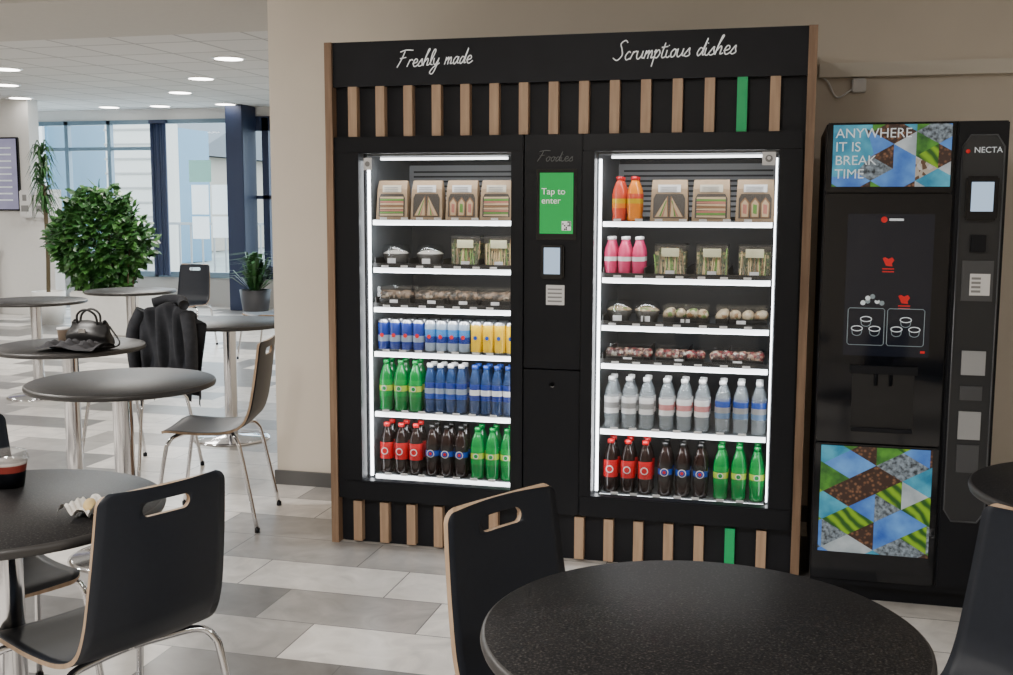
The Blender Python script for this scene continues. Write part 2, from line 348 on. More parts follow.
for (x0,x1,S) in((.15,.80,SL),(1.135,1.84,SR)):
    b=MB()
    b.box(x0,x0+.006,.06,.62,.262,1.67,steel);b.box(x1-.006,x1,.06,.62,.262,1.67,steel)
    b.box(x0,x1,.06,.62,1.66,1.67,steel)
    b.box(x0+.008,x0+.018,.055,.065,.29,1.64,led);b.box(x1-.014,x1-.008,.055,.065,.29,1.64,led)
    for z in S:
        b.box(x0+.02,x1-.02,.085,.60,z-.012,z,steel);b.box(x0+.022,x1-.022,.078,.087,z-.022,z-.002,rail)
        for k in range(7):
            xx=x0+.05+k*(x1-x0-.1)/7+rnd(0,.02);b.box(xx,xx+.03,.074,.077,z-.001,z+.010,white)
    b.box(x0+.05,x1-.05,.10,.13,1.645,1.655,rail)
    b.box(x0+.006,x1-.006,.59,.615,1.41,1.64,mat('cooling_grille',(.42,.43,.45),.5))
    for k in range(9):b.box(x0+.03,x1-.03,.583,.589,1.43+k*.022,1.438+k*.022,inner)
    b.obj('lit_shelves',vm)
    tops=[1.655]+S[:-1]
    for z,t in zip(S,tops):
        area('shelf_lamp',((x0+x1)/2,.062,t-.028),(math.radians(38),0,0),x1-x0-.08,.02,.95,(.95,.98,1))
b=MB()
b.box(.853,1.087,-.012,.05,.2,.795,black,bev=.003);b.box(.853,1.087,-.012,.05,.80,1.735,black,bev=.003)
gs=mat('screen_green',(.0,.05,.01),.2,emit=.75,ecol=(.0,.50,.09))
b.box(.905,1.067,-.018,-.01,1.32,1.60,blackg);b.box(.918,1.053,-.0195,-.017,1.345,1.585,gs)
sw=mat('screen_white',(.1,.1,.1),.2,emit=.9,ecol=(.55,.75,1))
b.box(1.008,1.045,-.021,-.019,1.358,1.395,letter)
for i in range(5):
    for j in range(5):
        if random.random()<.5:b.box(1.010+i*.007,1.016+i*.007,-.0215,-.021,1.36+j*.007,1.366+j*.007,black)
b.box(.925,1.02,-.035,-.01,1.165,1.30,blackg,bev=.006);b.box(.940,1.005,-.037,-.034,1.185,1.29,sw)
b.box(.945,1.02,-.0135,-.011,1.06,1.14,white)
for i in range(4):b.box(.952,1.01,-.0142,-.0134,1.072+i*.016,1.078+i*.016,grey)
b.lathe([(0,.0),(.012,.0),(.012,-.02)],chrome,T(.972,-.012,.735,0,1,pi/2),14)
script_text(b,'Foodies',.905,1.05,1.63,.018,-.013,.0016,lettergrey)
b.obj('payment_column',vm)
text('screen_caption',"Tap to\nenter",.925,-.0215,1.50,.036,letter,vm)
b=MB()
b.box(1.775,1.825,-.003,-.001,1.61,1.66,white);b.lathe([(0,0),(.014,0)],grey,T(1.8,-.004,1.635,0,1,pi/2),12);b.lathe([(0,0),(.007,0)],white,T(1.8,-.005,1.637,0,1,pi/2),12)
b.box(.165,.20,-.003,-.001,1.60,1.65,white);b.lathe([(0,0),(.011,0)],grey,T(.182,-.004,1.625,0,1,pi/2),12);b.obj('door_stickers',vm)
# ---------------------------------------------------------------- products
def pm(n,c,r=.25,e=0.):return mat(n,c,r,emit=e,noise=.08,nscale=40)
def bottle(b,x,y,z,body,label,cap,h=.225,R=.031,dot=None):
    k=h/.225
    if not isinstance(label,tuple):label=(label,)*3
    P=[(0,0),(R*.85,0),(R,.008*k),(R*.91,.03*k),(R,.055*k),(R,.065*k),(R,.088*k),(R,.112*k),(R,.137*k),(R*.93,.142*k),(R*.92,.155*k),(R*.6,.185*k),(.0125,.2*k),(.0125,.205*k),(.0145,.205*k),(.0145,.222*k),(0,.224*k)]
    ms=[body]*5+list(label)+[body]*6+[cap]*2
    b.lathe(P,ms,T(x,y,z),12)
    if dot:
        for q,(rr,m) in enumerate(dot):b.lathe([(0,0),(rr,0)],m,T(x,y-R-.001-.0008*q,z+.1*k,0,1,pi/2),12)
def can(b,x,y,z,ms,h=.137,R=.0262):
    P=[(0,0),(R*.8,0),(R,.008),(R,h*.3),(R,h*.5),(R,h*.72),(R,h-.014),(R*.80,h-.003),(R*.80,h),(R*.76,h-.004),(0,h-.004)]
    al=mat('can_aluminium',(.45,.46,.48),.3,.9)
    b.lathe(P,[al,al,ms[0],ms[1],ms[2],ms[0],al,al,al,al],T(x,y,z),12)
    b.lathe([(0,0),(.009,0)],ms[3],T(x,y-R-.001,z+h*.5,0,1,pi/2),10)
def rows(name,fn,xs,z,deep=2,dy=.068,y0=.125):
    b=MB()
    for k in range(deep):
        for x in xs:fn(b,x,y0+k*dy,z+.0005)
    return b.obj(name)
def xs(a,c,n):return [a+(c-a)*(i+.5)/n for i in range(n)]
red=pm('label_red',(.50,.008,.012));cola=pm('cola_dark',(.012,.005,.004),.1);grn=pm('bottle_green',(.0,.16,.03),.1);grl=pm('label_green',(.0,.24,.04));lime=pm('label_lime',(.40,.55,.05));blu=pm('label_blue',(.008,.05,.30));ylw=pm('can_yellow',(.68,.42,.005));wht=pm('label_white',(.7,.7,.7));water=mat('water_plastic',(.36,.41,.44),.06,alpha=.40,coat=.5);bluwater=mat('blue_bottle_plastic',(.02,.05,.14),.08,alpha=.85);capb=pm('cap_black',(.01,.01,.01));capblue=pm('cap_blue',(.02,.06,.3));pink=pm('smoothie_pink',(.62,.04,.14));orange=pm('juice_orange',(.85,.24,.01));peach=pm('juice_red',(.65,.07,.03));silver=pm('can_silver',(.22,.28,.36),.3);navyc=pm('can_navy',(.01,.03,.20));skyc=pm('can_skyblue',(.04,.18,.45))
soda=(grl,lime,grl)
dot_p=[(.017,wht),(.014,blu),(.007,red)];dot_s=[(.012,wht),(.009,grl)]
rows('green_soda_bottles',lambda b,x,y,z:bottle(b,x,y,z,grn,soda,grn,dot=dot_s),xs(.175,.375,3),SL[4],2)
rows('blue_isotonic_bottles',lambda b,x,y,z:bottle(b,x,y,z,bluwater,(blu,silver,navyc),wht,.215,.025),xs(.385,.572,4),SL[4],2,.055)
rows('mineral_water_bottles',lambda b,x,y,z:bottle(b,x,y,z,bluwater,(navyc,wht,navyc),capblue,.215,.025),xs(.585,.78,4),SL[4],2,.055)
for(x0,x1,S5) in((.175,.375,SL[5]),(1.16,1.375,SR[5])):
    rows('cola_bottles',lambda b,x,y,z:bottle(b,x,y,z,cola,red,red,dot=[(.016,wht),(.012,red)]),xs(x0,x1,3),S5,2)
for(x0,x1,S5) in((.385,.58,SL[5]),(1.385,1.60,SR[5])):
    rows('diet_cola_bottles',lambda b,x,y,z:bottle(b,x,y,z,cola,(capb,blu,capb),capb,dot=dot_p),xs(x0,x1,3),S5,2)
for(x0,x1,S5) in((.588,.785,SL[5]),(1.61,1.825,SR[5])):
    rows('green_soda_bottles',lambda b,x,y,z:bottle(b,x,y,z,grn,soda,grn,dot=dot_s),xs(x0,x1,3),S5,2)
rows('energy_drink_cans',lambda b,x,y,z:can(b,x,y,z,(navyc,silver,navyc,red)),xs(.172,.385,4),SL[3],2,.056)
rows('blue_energy_drink_cans',lambda b,x,y,z:can(b,x,y,z,(silver,navyc,skyc,red)),xs(.387,.588,4),SL[3],2,.056)
rows('yellow_energy_drink_cans',lambda b,x,y,z:can(b,x,y,z,(ylw,ylw,ylw,blu)),[.617,.668,.719,.77],SL[3],2,.056)
rows('water_bottles',lambda b,x,y,z:bottle(b,x,y,z,water,(wht,grey,wht),wht,.215),xs(1.16,1.375,3),SR[4],2)
rows('flavoured_water_bottles',lambda b,x,y,z:bottle(b,x,y,z,water,(wht,pm('label_pinkish',(.55,.22,.22)),wht),wht,.215),xs(1.385,1.60,3),SR[4],2)
rows('sparkling_water_bottles',lambda b,x,y,z:bottle(b,x,y,z,water,(pm('label_paleblue',(.12,.20,.34)),grey,capblue),wht,.215),xs(1.61,1.825,3),SR[4],2)
rows('smoothie_bottles',lambda b,x,y,z:bottle(b,x,y,z,pink,(pink,wht,pink),wht,.165,.027),xs(1.155,1.325,3),SR[1],2,.06)
b=MB()
for k in range(2):
    for i,x in enumerate((1.215,1.275)):bottle(b,x,.125+k*.065,SR[0],orange if i else peach,(orange,ylw,peach),red,.18,.029)
b.obj('juice_bottles')
kraft=pm('kraft_paper',(.36,.25,.15),.7);bread=pm('bread',(.55,.40,.24),.7);crust=pm('crust',(.25,.13,.06),.7);lett=pm('lettuce',(.12,.28,.05),.6);dark=pm('pack_dark',(.05,.042,.035),.4);ham=pm('ham',(.45,.16,.12),.5);cream=pm('cream_label',(.60,.56,.46),.6)
fill2=texmat('salad_filling','cell',[(0,(.05,.12,.02)),(.3,(.30,.22,.10)),(.55,(.02,.04,.01)),(.8,(.45,.35,.18))],90)
fill3=texmat('pastry_filling','cell',[(0,(.03,.02,.015)),(.4,(.13,.08,.05)),(.7,(.22,.14,.09)),(.9,(.42,.33,.25))],70)
berry=texmat('fruit_filling','cell',[(0,(.18,.015,.02)),(.25,(.05,.02,.02)),(.5,(.30,.18,.12)),(.75,(.06,.015,.02)),(.9,(.42,.38,.33))],90)
wrapf=texmat('wrap_filling','cell',[(0,(.50,.38,.24)),(.45,(.3,.16,.07)),(.65,(.16,.25,.06)),(.8,(.55,.45,.32))],60)
clear=glassmat('clear_lid',.10,(.93,.95,.95),.1);trayb=mat('tray_black',(.01,.01,.01),.3)
def pouch(b,x,z,w=.145,h=.16,kind=0):
    y=.12;d=.07
    vs=[(x-w/2,y,z),(x+w/2,y,z),(x+w/2,y+d,z),(x-w/2,y+d,z),(x-w/2+.004,y+.012,z+h*.78),(x+w/2-.004,y+.012,z+h*.78),(x+w/2-.004,y+d-.012,z+h*.78),(x-w/2+.004,y+d-.012,z+h*.78),(x-w/2+.006,y+.03,z+h),(x+w/2-.006,y+.03,z+h),(x+w/2-.006,y+.04,z+h),(x-w/2+.006,y+.04,z+h)]
    b.add(vs,[(0,1,5,4),(1,2,6,5),(2,3,7,6),(3,0,4,7),(4,5,9,8),(5,6,10,9),(6,7,11,10),(7,4,8,11),(8,9,10,11)],kraft)
    def fp(u,v,o):return (x+u*w,y-o+.012*(v/.78),z+v*h)
    def q(P,o,m):b.add([fp(u,v,o) for u,v in P],[tuple(range(len(P)))],m)
    q([(-.42,.08),(.42,.08),(.42,.55),(.36,.66),(-.36,.66),(-.42,.55)],.001,dark)
    if kind==0:
        for s,f in((-.2,1),(.2,-1)):
            q([(s-.19,.10),(s+.19,.10),(s+.16*f,.62)],.002,crust);q([(s-.16,.11),(s+.16,.11),(s+.13*f,.57)],.003,bread)
            q([(s-.06,.12),(s-.01,.12),(s+.14*f,.5),(s+.11*f,.5)],.004,lett);q([(s+.01,.12),(s+.05,.12),(s+.15*f,.5)],.004,ham)
    elif kind==1:
        for i,m in enumerate((bread,lett,ham,bread,crust,bread,ham,lett,bread)):
            v=.10+i*.055;q([(-.38,v+rnd(0,.01)),(.38,v+rnd(-.01,.01)),(.37,v+.045+rnd(0,.012)),(-.37,v+.045)],.003,m)
    else:
        for i in range(3):
            c_=-.26+i*.26;q([(c_-.11,.10),(c_+.11,.10),(c_+.12,.45),(c_,.58),(c_-.12,.45)],.002,crust);q([(c_-.08,.12),(c_+.08,.12),(c_+.09,.43),(c_,.53),(c_-.09,.43)],.003,bread)
            q([(c_-.05,.2),(c_+.05,.18),(c_+.05,.40),(c_-.05,.42)],.004,(ham,lett,ham)[i])
    q([(-.30,.70),(.30,.70),(.30,.88),(-.30,.88)],.003,wht if kind!=1 else cream)
    for t in range(3):q([(-.24,.725+t*.045),(.2,.725+t*.045),(.2,.74+t*.045),(-.24,.74+t*.045)],.005,grey)
def saladbox(b,x,z,w=.12,h=.13):
    y=.12;b.box(x-w/2,x+w/2,y,y+.09,z,z+h*.8,fill2)
    for i in range(18):
        xx=x-w/2+.005+i*(w-.010)/17;b.tube([(xx,y-.002,z+.012),(xx+rnd(-.012,.012),y-.003,z+h*rnd(.7,.95))],.0027,random.choice([pm('stick_tan',(.50,.34,.15)),pm('stick_green',(.13,.24,.04)),pm('stick_brown',(.20,.11,.05)),pm('stick_dark',(.05,.06,.02))]),5,0)
    b.box(x-w/2-.003,x+w/2+.003,y-.008,y+.095,z,z+h,clear);b.box(x-w/2-.003,x+w/2+.003,y-.01,y+.097,z+h,z+h+.006,trayb)
    b.box(x-.035,x+.035,y-.0105,y-.0085,z+h*.66,z+h*.92,pm('label_kraft_green',(.42,.40,.26)));b.box(x-.018,x+.018,y-.0115,y-.0095,z+.012,z+.03,wht)
def bowl(b,x,z,fl,h=.065,R=.055):
    b.lathe([(0,0),(R*.7,0),(R*.95,h*.6)],clear,T(x,.175,z),20)
    b.lathe([(0,.004),(R*.68,.004),(R*.93,h*.6),(R*.6,h*.72),(0,h*.78)],[dark,dark,fl,fl],T(x,.175,z),20)
    b.lathe([(R,h*.6),(R*1.02,h*.65),(R*.85,h),(0,h*1.05)],clear,T(x,.175,z),20);b.box(x-.018,x+.018,.115,.117,z+h*.1,z+h*.4,wht)
def tray(b,x,z,w,h,fl,n=5):
    y=.115
    b.box(x-w/2,x+w/2,y,y+.1,z,z+h*.4,trayb)
    for i in range(n):
        xx=x-w/2+(i+.5)*w/n
        b.lathe([(0,-.03),(.014,-.028),(.022,-.01),(.022,.01),(.014,.028),(0,.03)],fl,T(xx,y+.04,z+h*.55,rnd(0,3),1,rnd(.9,1.6)),10)
    b.box(x-w/2,x+w/2,y-.003,y+.1,z+h*.4,z+h,clear);b.box(x-.018,x+.018,y-.005,y-.0035,z+.008,z+h*.35,wht)
b=MB()
for x,k in((.24,1),(.395,0),(.55,2),(.70,1)):pouch(b,x,SL[0],.140,.165,k)
b.obj('sandwich_packs')
b=MB()
for x,k in((1.415,0),(1.58,1),(1.75,2)):pouch(b,x,SR[0],.15,.165,k)
b.obj('sandwich_packs')
b=MB()
for x in(.24,.395):bowl(b,x,SL[1],pm('yogurt_oats',(.62,.56,.50),.6),.095,.062)
b.obj('yogurt_bowls')
b=MB()
for x in(.57,.715):saladbox(b,x,SL[1])
b.obj('salad_boxes')
b=MB()
for x in(1.425,1.59,1.755):saladbox(b,x,SR[1])
b.obj('salad_boxes')
b=MB()
for x,w in((.25,.15),(.42,.15),(.56,.12),(.70,.14)):tray(b,x,SL[2],w,.085,fill3)
b.obj('pastry_trays')
b=MB()
for x in(1.215,1.33):bowl(b,x,SR[2],wrapf,.095,.056)
b.obj('pasta_bowls')
b=MB()
for x,w in((1.49,.18),(1.71,.20)):tray(b,x,SR[2],w,.085,wrapf,4)
b.obj('wrap_trays')
b=MB()
for x,w in((1.26,.18),(1.47,.19),(1.70,.2)):tray(b,x,SR[3],w,.065,berry,6)
b.obj('fruit_snack_trays')
b=MB()
for S,x0,x1,idx in((SL,.175,.785,(1,2)),(SR,1.16,1.82,(1,2,3))):
    for i in idx:
        for k in range(5):
            x=x0+(x1-x0)*k/4;b.box(x-.002,x+.002,.09,.5,S[i],S[i]+.04,trayb)
        b.box(x0-.01,x1+.01,.088,.092,S[i],S[i]+.018,trayb)
b.obj('shelf_dividers',vm)
# ---------------------------------------------------------------- coffee machine
cm=link('coffee_vending_machine',None)
Y0=-.21
b=MB()
b.box(2.0,2.6,Y0+.02,.55,.06,1.75,black,bev=.006);b.box(2.03,2.57,Y0+.06,.5,0,.06,black)
b.box(2.002,2.425,Y0,Y0+.03,.605,1.50,blackg,bev=.004)
b.box(2.002,2.425,Y0,Y0+.03,.09,.598,blackg,bev=.004)
b.box(2.002,2.425,Y0,Y0+.03,1.505,1.748,blackg,bev=.004)
b.box(2.435,2.598,Y0,Y0+.03,.09,1.748,black,bev=.004)
b.obj('housing',cm)
b=MB();nm=mat('niche_black',(.004,.004,.005),.5)
b.box(2.12,2.33,Y0-.006,Y0-.0005,.66,.86,nm);b.box(2.12,2.33,Y0-.02,Y0-.005,.65,.665,black,bev=.002);b.box(2.11,2.34,Y0-.012,Y0-.004,.86,.89,black,bev=.002)
b.tube([(2.20,Y0-.012,.86),(2.20,Y0-.012,.82)],.006,black,8,0);b.tube([(2.25,Y0-.012,.86),(2.25,Y0-.012,.82)],.006,black,8,0)
b.obj('dispensing_niche',cm)
b=MB()
sb=mat('screen_dark',(.006,.007,.010),.08,emit=.1,ecol=(.04,.05,.09));b.box(2.083,2.373,Y0-.004,Y0-.001,.925,1.43,sb)
redi=mat('icon_red',(.5,.01,.01),.4,emit=.4);lg=mat('icon_white',(.6,.65,.68),.4,emit=.4);teal=mat('icon_grey',(.2,.25,.27),.4,emit=.3)
b.lathe([(0,0),(.011,0)],redi,T(2.205,Y0-.005,1.41,0,1,pi/2),12);b.box(2.222,2.27,Y0-.006,Y0-.004,1.406,1.414,lg)
def chip(x,z):b.add([(x-.02,Y0-.006,z+.012),(x-.012,Y0-.006,z+.016),(x,Y0-.006,z+.010),(x+.012,Y0-.006,z+.016),(x+.02,Y0-.006,z+.006),(x+.012,Y0-.006,z-.006),(x+.014,Y0-.006,z-.016),(x-.008,Y0-.006,z-.014)],[tuple(range(8))],redi)
chip(2.225,1.262);chip(2.283,1.13)
for q in range(2):b.box(2.205,2.245,Y0-.006,Y0-.005,1.225+q*.01,1.229+q*.01,redi);b.box(2.264,2.304,Y0-.006,Y0-.005,1.095+q*.01,1.099+q*.01,redi)
for q in range(9):b.lathe([(0,0),(.009,0)],(lg,teal,sb)[q%3],T(2.145+(q%5)*.016,Y0-.005-q*.0003,1.115+.017*(q//5)+.006*(q%2),0,1,pi/2),8)
b.box(2.345,2.36,Y0-.006,Y0-.004,.94,.948,redi)
for cx in(2.158,2.292):
    rr=[(-.056,-.066),(.056,-.066),(.062,-.06),(.062,.06),(.056,.066),(-.056,.066),(-.062,.06),(-.062,-.06),(-.056,-.066)]
    b.tube([(cx+u,Y0-.006,1.03+v) for u,v in rr],.0014,teal,5,0)
    for cup in range(3):
        X=cx-.03+cup*.03;Z=1.035+(.022 if cup==1 else -.012)
        b.tube([(X+.019*math.cos(a*pi/8),Y0-.006,Z+.009*math.sin(a*pi/8)) for a in range(17)],.0018,lg,5,0)
        b.tube([(X-.017,Y0-.006,Z-.004),(X-.014,Y0-.006,Z-.02),(X,Y0-.006,Z-.026),(X+.014,Y0-.006,Z-.02),(X+.017,Y0-.006,Z-.004)],.0014,teal,5,4)
b.obj('touch_screen',cm)
E=.75
sky1=texmat('mosaic_sky','noise',[(.3,(.0,.06,.42)),(.7,(.16,.42,.85))],9,E);fld=texmat('mosaic_field','wave',[(.1,(.01,.09,.005)),(.9,(.24,.46,.01))],12,E);fld2=texmat('mosaic_hills','noise',[(.3,(.005,.07,.01)),(.7,(.10,.34,.03))],25,E)
bean=texmat('mosaic_beans','vor',[(0,(.34,.15,.07)),(.5,(.04,.015,.008))],75,E);beanl=texmat('mosaic_cups','cell',[(0,(.5,.42,.33)),(.4,(.12,.06,.03)),(.7,(.6,.55,.5))],60,E);stone=texmat('mosaic_rain','noise',[(.35,(.02,.025,.03)),(.65,(.32,.38,.42))],70,E);teal2=texmat('mosaic_teal','noise',[(.3,(.0,.16,.30)),(.7,(.10,.50,.65))],14,E);gryt=texmat('mosaic_mist','noise',[(.3,(.28,.33,.35)),(.7,(.6,.64,.64))],14,E)
def clip(poly,x0,x1,z0,z1):
    for ax,val,sg in((0,x0,1),(0,x1,-1),(2,z0,1),(2,z1,-1)):
        out=[]
        for i in range(len(poly)):
            a,c=poly[i-1],poly[i];da=(a[ax]-val)*sg;dc=(c[ax]-val)*sg
            if (da>=0)!=(dc>=0):
                t=da/(da-dc);out.append(tuple(a[k]+(c[k]-a[k])*t for k in range(3)))
            if dc>=0:out.append(c)
        poly=out
        if len(poly)<3:return []
    return poly
def mosaic(name,x0,x1,z0,z1,R,cx,cz,center,seq,seed):
    rg=random.Random(seed);b=MB();dx=R*math.sqrt(3);dz=R*1.5;last=None
    for j in range(-4,5):
        for i in range(-5,6):
            X=cx+i*dx+(j%2)*dx/2;Z=cz+j*dz
            pts=[(X+R*math.cos(pi/6+q*pi/3),Y0-.004,Z+R*math.sin(pi/6+q*pi/3)) for q in range(6)]
            pick=rg.sample(seq,4);pick=[pick[0],pick[0],pick[1],pick[2],pick[2],pick[3]]
            if i==0 and j==0:pick=center
            for q in range(6):
                pl=clip([(X,Y0-.004,Z),pts[q],pts[(q+1)%6]],x0,x1,z0,z1)
                if len(pl)>2:b.add(pl,[tuple(range(len(pl)))],pick[q])
    b.obj(name,cm)
mosaic('lower_screen',2.022,2.405,.195,.592,.105,2.215,.42,[bean,bean,bean,sky1,stone,fld],[sky1,bean,fld,stone,fld2,teal2,sky1,gryt],5)
mosaic('upper_screen',2.022,2.415,1.525,1.74,.085,2.30,1.63,[fld2,gryt,sky1,sky1,beanl,fld],[fld2,gryt,sky1,stone,teal2,bean],3)
b=MB();b.add([(2.022,Y0-.0045,1.56),(2.09,Y0-.0045,1.56),(2.16,Y0-.0045,1.64),(2.13,Y0-.0045,1.74),(2.022,Y0-.0045,1.74)],[tuple(range(5))],teal2);b.obj('upper_screen_banner',cm)
text('upper_screen_text',"ANYWHERE\nIT IS\nBREAK\nTIME",2.03,Y0-.0065,1.695,.047,lg,cm)
b=MB()
sil=mat('payment_silver',(.10,.105,.115),.35,.6)
oct_=[(2.45,Y0-.004,1.66),(2.475,Y0-.004,1.70),(2.56,Y0-.004,1.70),(2.585,Y0-.004,1.66),(2.585,Y0-.004,.38),(2.56,Y0-.004,.34),(2.475,Y0-.004,.34),(2.45,Y0-.004,.38)]
b.add(oct_,[tuple(range(8))],mat('payment_panel',(.02,.022,.025),.35))
b.tube([(x,y-.002,z) for x,y,z in oct_+oct_[:1]],.003,sil,6,0)
b.box(2.465,2.57,Y0-.03,Y0-.004,1.41,1.56,blackg,bev=.006);b.box(2.482,2.553,Y0-.032,Y0-.029,1.44,1.54,sw)
ow=mat('label_offwhite',(.32,.33,.34),.5)
for(z0,z1,m,x0,x1) in((1.13,1.27,sil,2.468,2.57),(1.15,1.225,white,2.495,2.56),(.87,.955,ow,2.482,2.56),(.64,.74,ow,2.482,2.555),(.52,.62,sil,2.482,2.555),(.78,.83,sil,2.482,2.555)):b.box(x0,x1,Y0-.010 if m is sil else Y0-.013,Y0-.005,z0,z1,m)
for q in range(4):b.box(2.50,2.53,Y0-.014,Y0-.0128,1.16+q*.015,1.168+q*.015,grey)
b.box(2.49,2.54,Y0-.02,Y0-.004,1.30,1.36,black,bev=.003)
b.lathe([(0,0),(.012,0),(.012,-.02)],redi,T(2.468,Y0-.008,1.645,0,.6,pi/2),12)
b.obj('payment_panel',cm)
text('payment_text',"NECTA",2.487,Y0-.006,1.64,.028,lg,cm,.0005)
# ---------------------------------------------------------------- tables
def top_mat():
    m=mat('table_top_black',(.02,.02,.02),.42,bump=.25,nscale=250,spec=.16);nt=m.node_tree;b=nt.nodes['Principled BSDF']
    tc=nt.nodes.new('ShaderNodeTexCoord');n=nt.nodes.new('ShaderNodeTexNoise');n.inputs['Scale'].default_value=220;n.inputs['Detail'].default_value=3
    r=ramp(nt,[(.42,(.008,.008,.009)),(.58,(.018,.017,.017)),(.72,(.07,.065,.062))])
    nt.links.new(tc.outputs['Object'],n.inputs['Vector']);nt.links.new(n.outputs['Fac'],r.inputs[0]);nt.links.new(r.outputs[0],b.inputs['Base Color']);return m
tt=top_mat();te=mat('table_edge',(.03,.028,.027),.4)
def table_mesh():
    b=MB();R=.374
    b.lathe([(0,.715),(R-.012,.715),(R-.003,.718),(R,.727),(R-.002,.736),(R-.008,.74),(0,.74)],[te,te,te,te,te,tt],None,96)
    b.lathe([(.11,.70),(.11,.715)],black,None,24);b.lathe([(0,.70),(.11,.70)],black,None,24)
    b.lathe([(.04,.02),(.04,.70)],chrome,None,24)
    b.lathe([(0,.0),(.235,.0),(.238,.006),(.22,.014),(.06,.024),(.04,.03)],chrome,None,48)
    return b.mesh('cafe_table')
tm=table_mesh()
for(x,y) in((1.755,-2.48),(.085,-2.13),(-.74,-.41),(-1.67,.53),(-1.46,1.8),(-3.5,3.85),(-3.62,2.79),(2.73,-1.30)):link('cafe_table',tm,None,(x,y,0))
# ---------------------------------------------------------------- chairs
def chair_mesh():
    prof=catmull([(-.245,.845),(-.234,.75),(-.218,.64),(-.198,.54),(-.165,.475),(-.10,.445),(0,.438),(.10,.443),(.17,.448),(.205,.437)],6)
    pts=[(p.x,p.y) for p in prof];L=[0]
    for i in range(1,len(pts)):L.append(L[-1]+math.dist(pts[i],pts[i-1]))
    tot=L[-1]
    def at(s):
        for i in range(1,len(L)):
            if L[i]>=s-1e-9:
                t=(s-L[i-1])/(L[i]-L[i-1]);return (pts[i-1][0]+(pts[i][0]-pts[i-1][0])*t,pts[i-1][1]+(pts[i][1]-pts[i-1][1])*t)
        return pts[-1]
    def hw(s):
        k=s/tot;w=.163+.008*math.sin(k*pi*.9)+.022*k
        r=.026 if s<tot/2 else .05
        d=s if s<tot/2 else tot-s
        if d<r:w=w-r+math.sqrt(max(0,r*r-(r-d)**2))
        return w
    ss=[.0,.002,.005,.009,.015,.022,.030];ss=ss+[.030+(tot-.08)*i/36 for i in range(1,36)]+[tot-q for q in (.05,.035,.022,.012,.005,.001,0)]
    b=MB();n=15
    vs=[]
    for s in ss:
        f,z=at(s);w=hw(s)
        for j in range(n):
            t=-1+2*j/(n-1);bow=.012*(1-t*t)*(1 if s<tot*.45 else -.5)
            vs.append((f-bow*(1 if s<tot*.45 else 0),t*w,z+(bow if s>=tot*.45 else 0)))
    fs=[(i*n+j,i*n+j+1,(i+1)*n+j+1,(i+1)*n+j) for i in range(len(ss)-1) for j in range(n-1)]
    b.add(vs,fs,chair_b,True);b.mi(ply)
    me=b.mesh('chair_shell');o=link('chair_shell_tmp',me)
    sm=o.modifiers.new('s','SOLIDIFY');sm.thickness=.011;sm.offset=0;sm.material_offset_rim=1;sm.use_even_offset=True
    c=MB();P=[]
    for k in range(24):
        a=2*pi*k/24;P.append((.044*(1 if math.cos(a)>0 else -1)+.017*math.cos(a),.017*math.sin(a)))
    vs=[(-.40,y,.796+z) for y,z in P]+[(-.10,y,.796+z) for y,z in P]
    c.add(vs,[tuple(range(24)),tuple(range(47,23,-1))]+[(k,24+k,24+(k+1)%24,(k+1)%24) for k in range(24)],ply)
    co=link('cut_tmp',c.mesh('cut'))
    import bmesh
    bm=bmesh.new();bm.from_mesh(co.data);bmesh.ops.recalc_face_normals(bm,faces=bm.faces);bm.to_mesh(co.data);bm.free()
    bo=o.modifiers.new('b','BOOLEAN');bo.operation='DIFFERENCE';bo.object=co;bo.solver='EXACT'
    dg=bpy.context.evaluated_depsgraph_get();dg.update();em=bpy.data.meshes.new_from_object(o.evaluated_get(dg))
    bpy.data.objects.remove(o);bpy.data.objects.remove(co)
    ml=[m for m in em.materials]
    b=MB()
    b.v+=[v.co.copy() for v in em.vertices]
    for p in em.polygons:
        m=ml[p.material_index] if p.material_index<len(ml) and ml[p.material_index] else ply
        b.f.append([v for v in p.vertices]);b.m.append(b.mi(m));b.sm.append(p.use_smooth and m is chair_b)
    for sy in(-1,1):
        b.tube([(.10,0,.424),(.11,sy*.08,.424),(.135,sy*.165,.424),(.155,sy*.195,.405),(.175,sy*.205,.34),(.225,sy*.225,.012)],.0095,chrome,10,6)
        b.tube([(-.09,0,.428),(-.10,sy*.08,.428),(-.125,sy*.165,.428),(-.15,sy*.195,.405),(-.17,sy*.205,.34),(-.235,sy*.225,.012)],.0095,chrome,10,6)
        for x in(.226,-.236):b.lathe([(0,0),(.012,0),(.012,.02),(0,.02)],black,T(x,sy*.225,0),10)
        b.tube([(.11,sy*.1,.424),(-.10,sy*.1,.427)],.008,chrome,8,0)
    b.box(-.08,.10,-.03,.03,.418,.436,black)
    return b.mesh('dining_chair')
chm=chair_mesh()
def chair(x,y,fx,fy):
    return link('dining_chair',chm,None,(x,y,0),math.atan2(fy,fx))
chair(.335,-2.10,-.92,.39)
chair(1.525,-2.235,.875,-.485)
chair(-.66,.19,-.97,-.24)
chair(-1.55,.94,-.25,-.97)
chair(-2.85,5.1,-.6,-.8)
chair(-4.1,5.72,0.1,-1)
chair(2.215,-2.18,-.75,-.66)
chair(-.22,-1.84,.87,-.5)
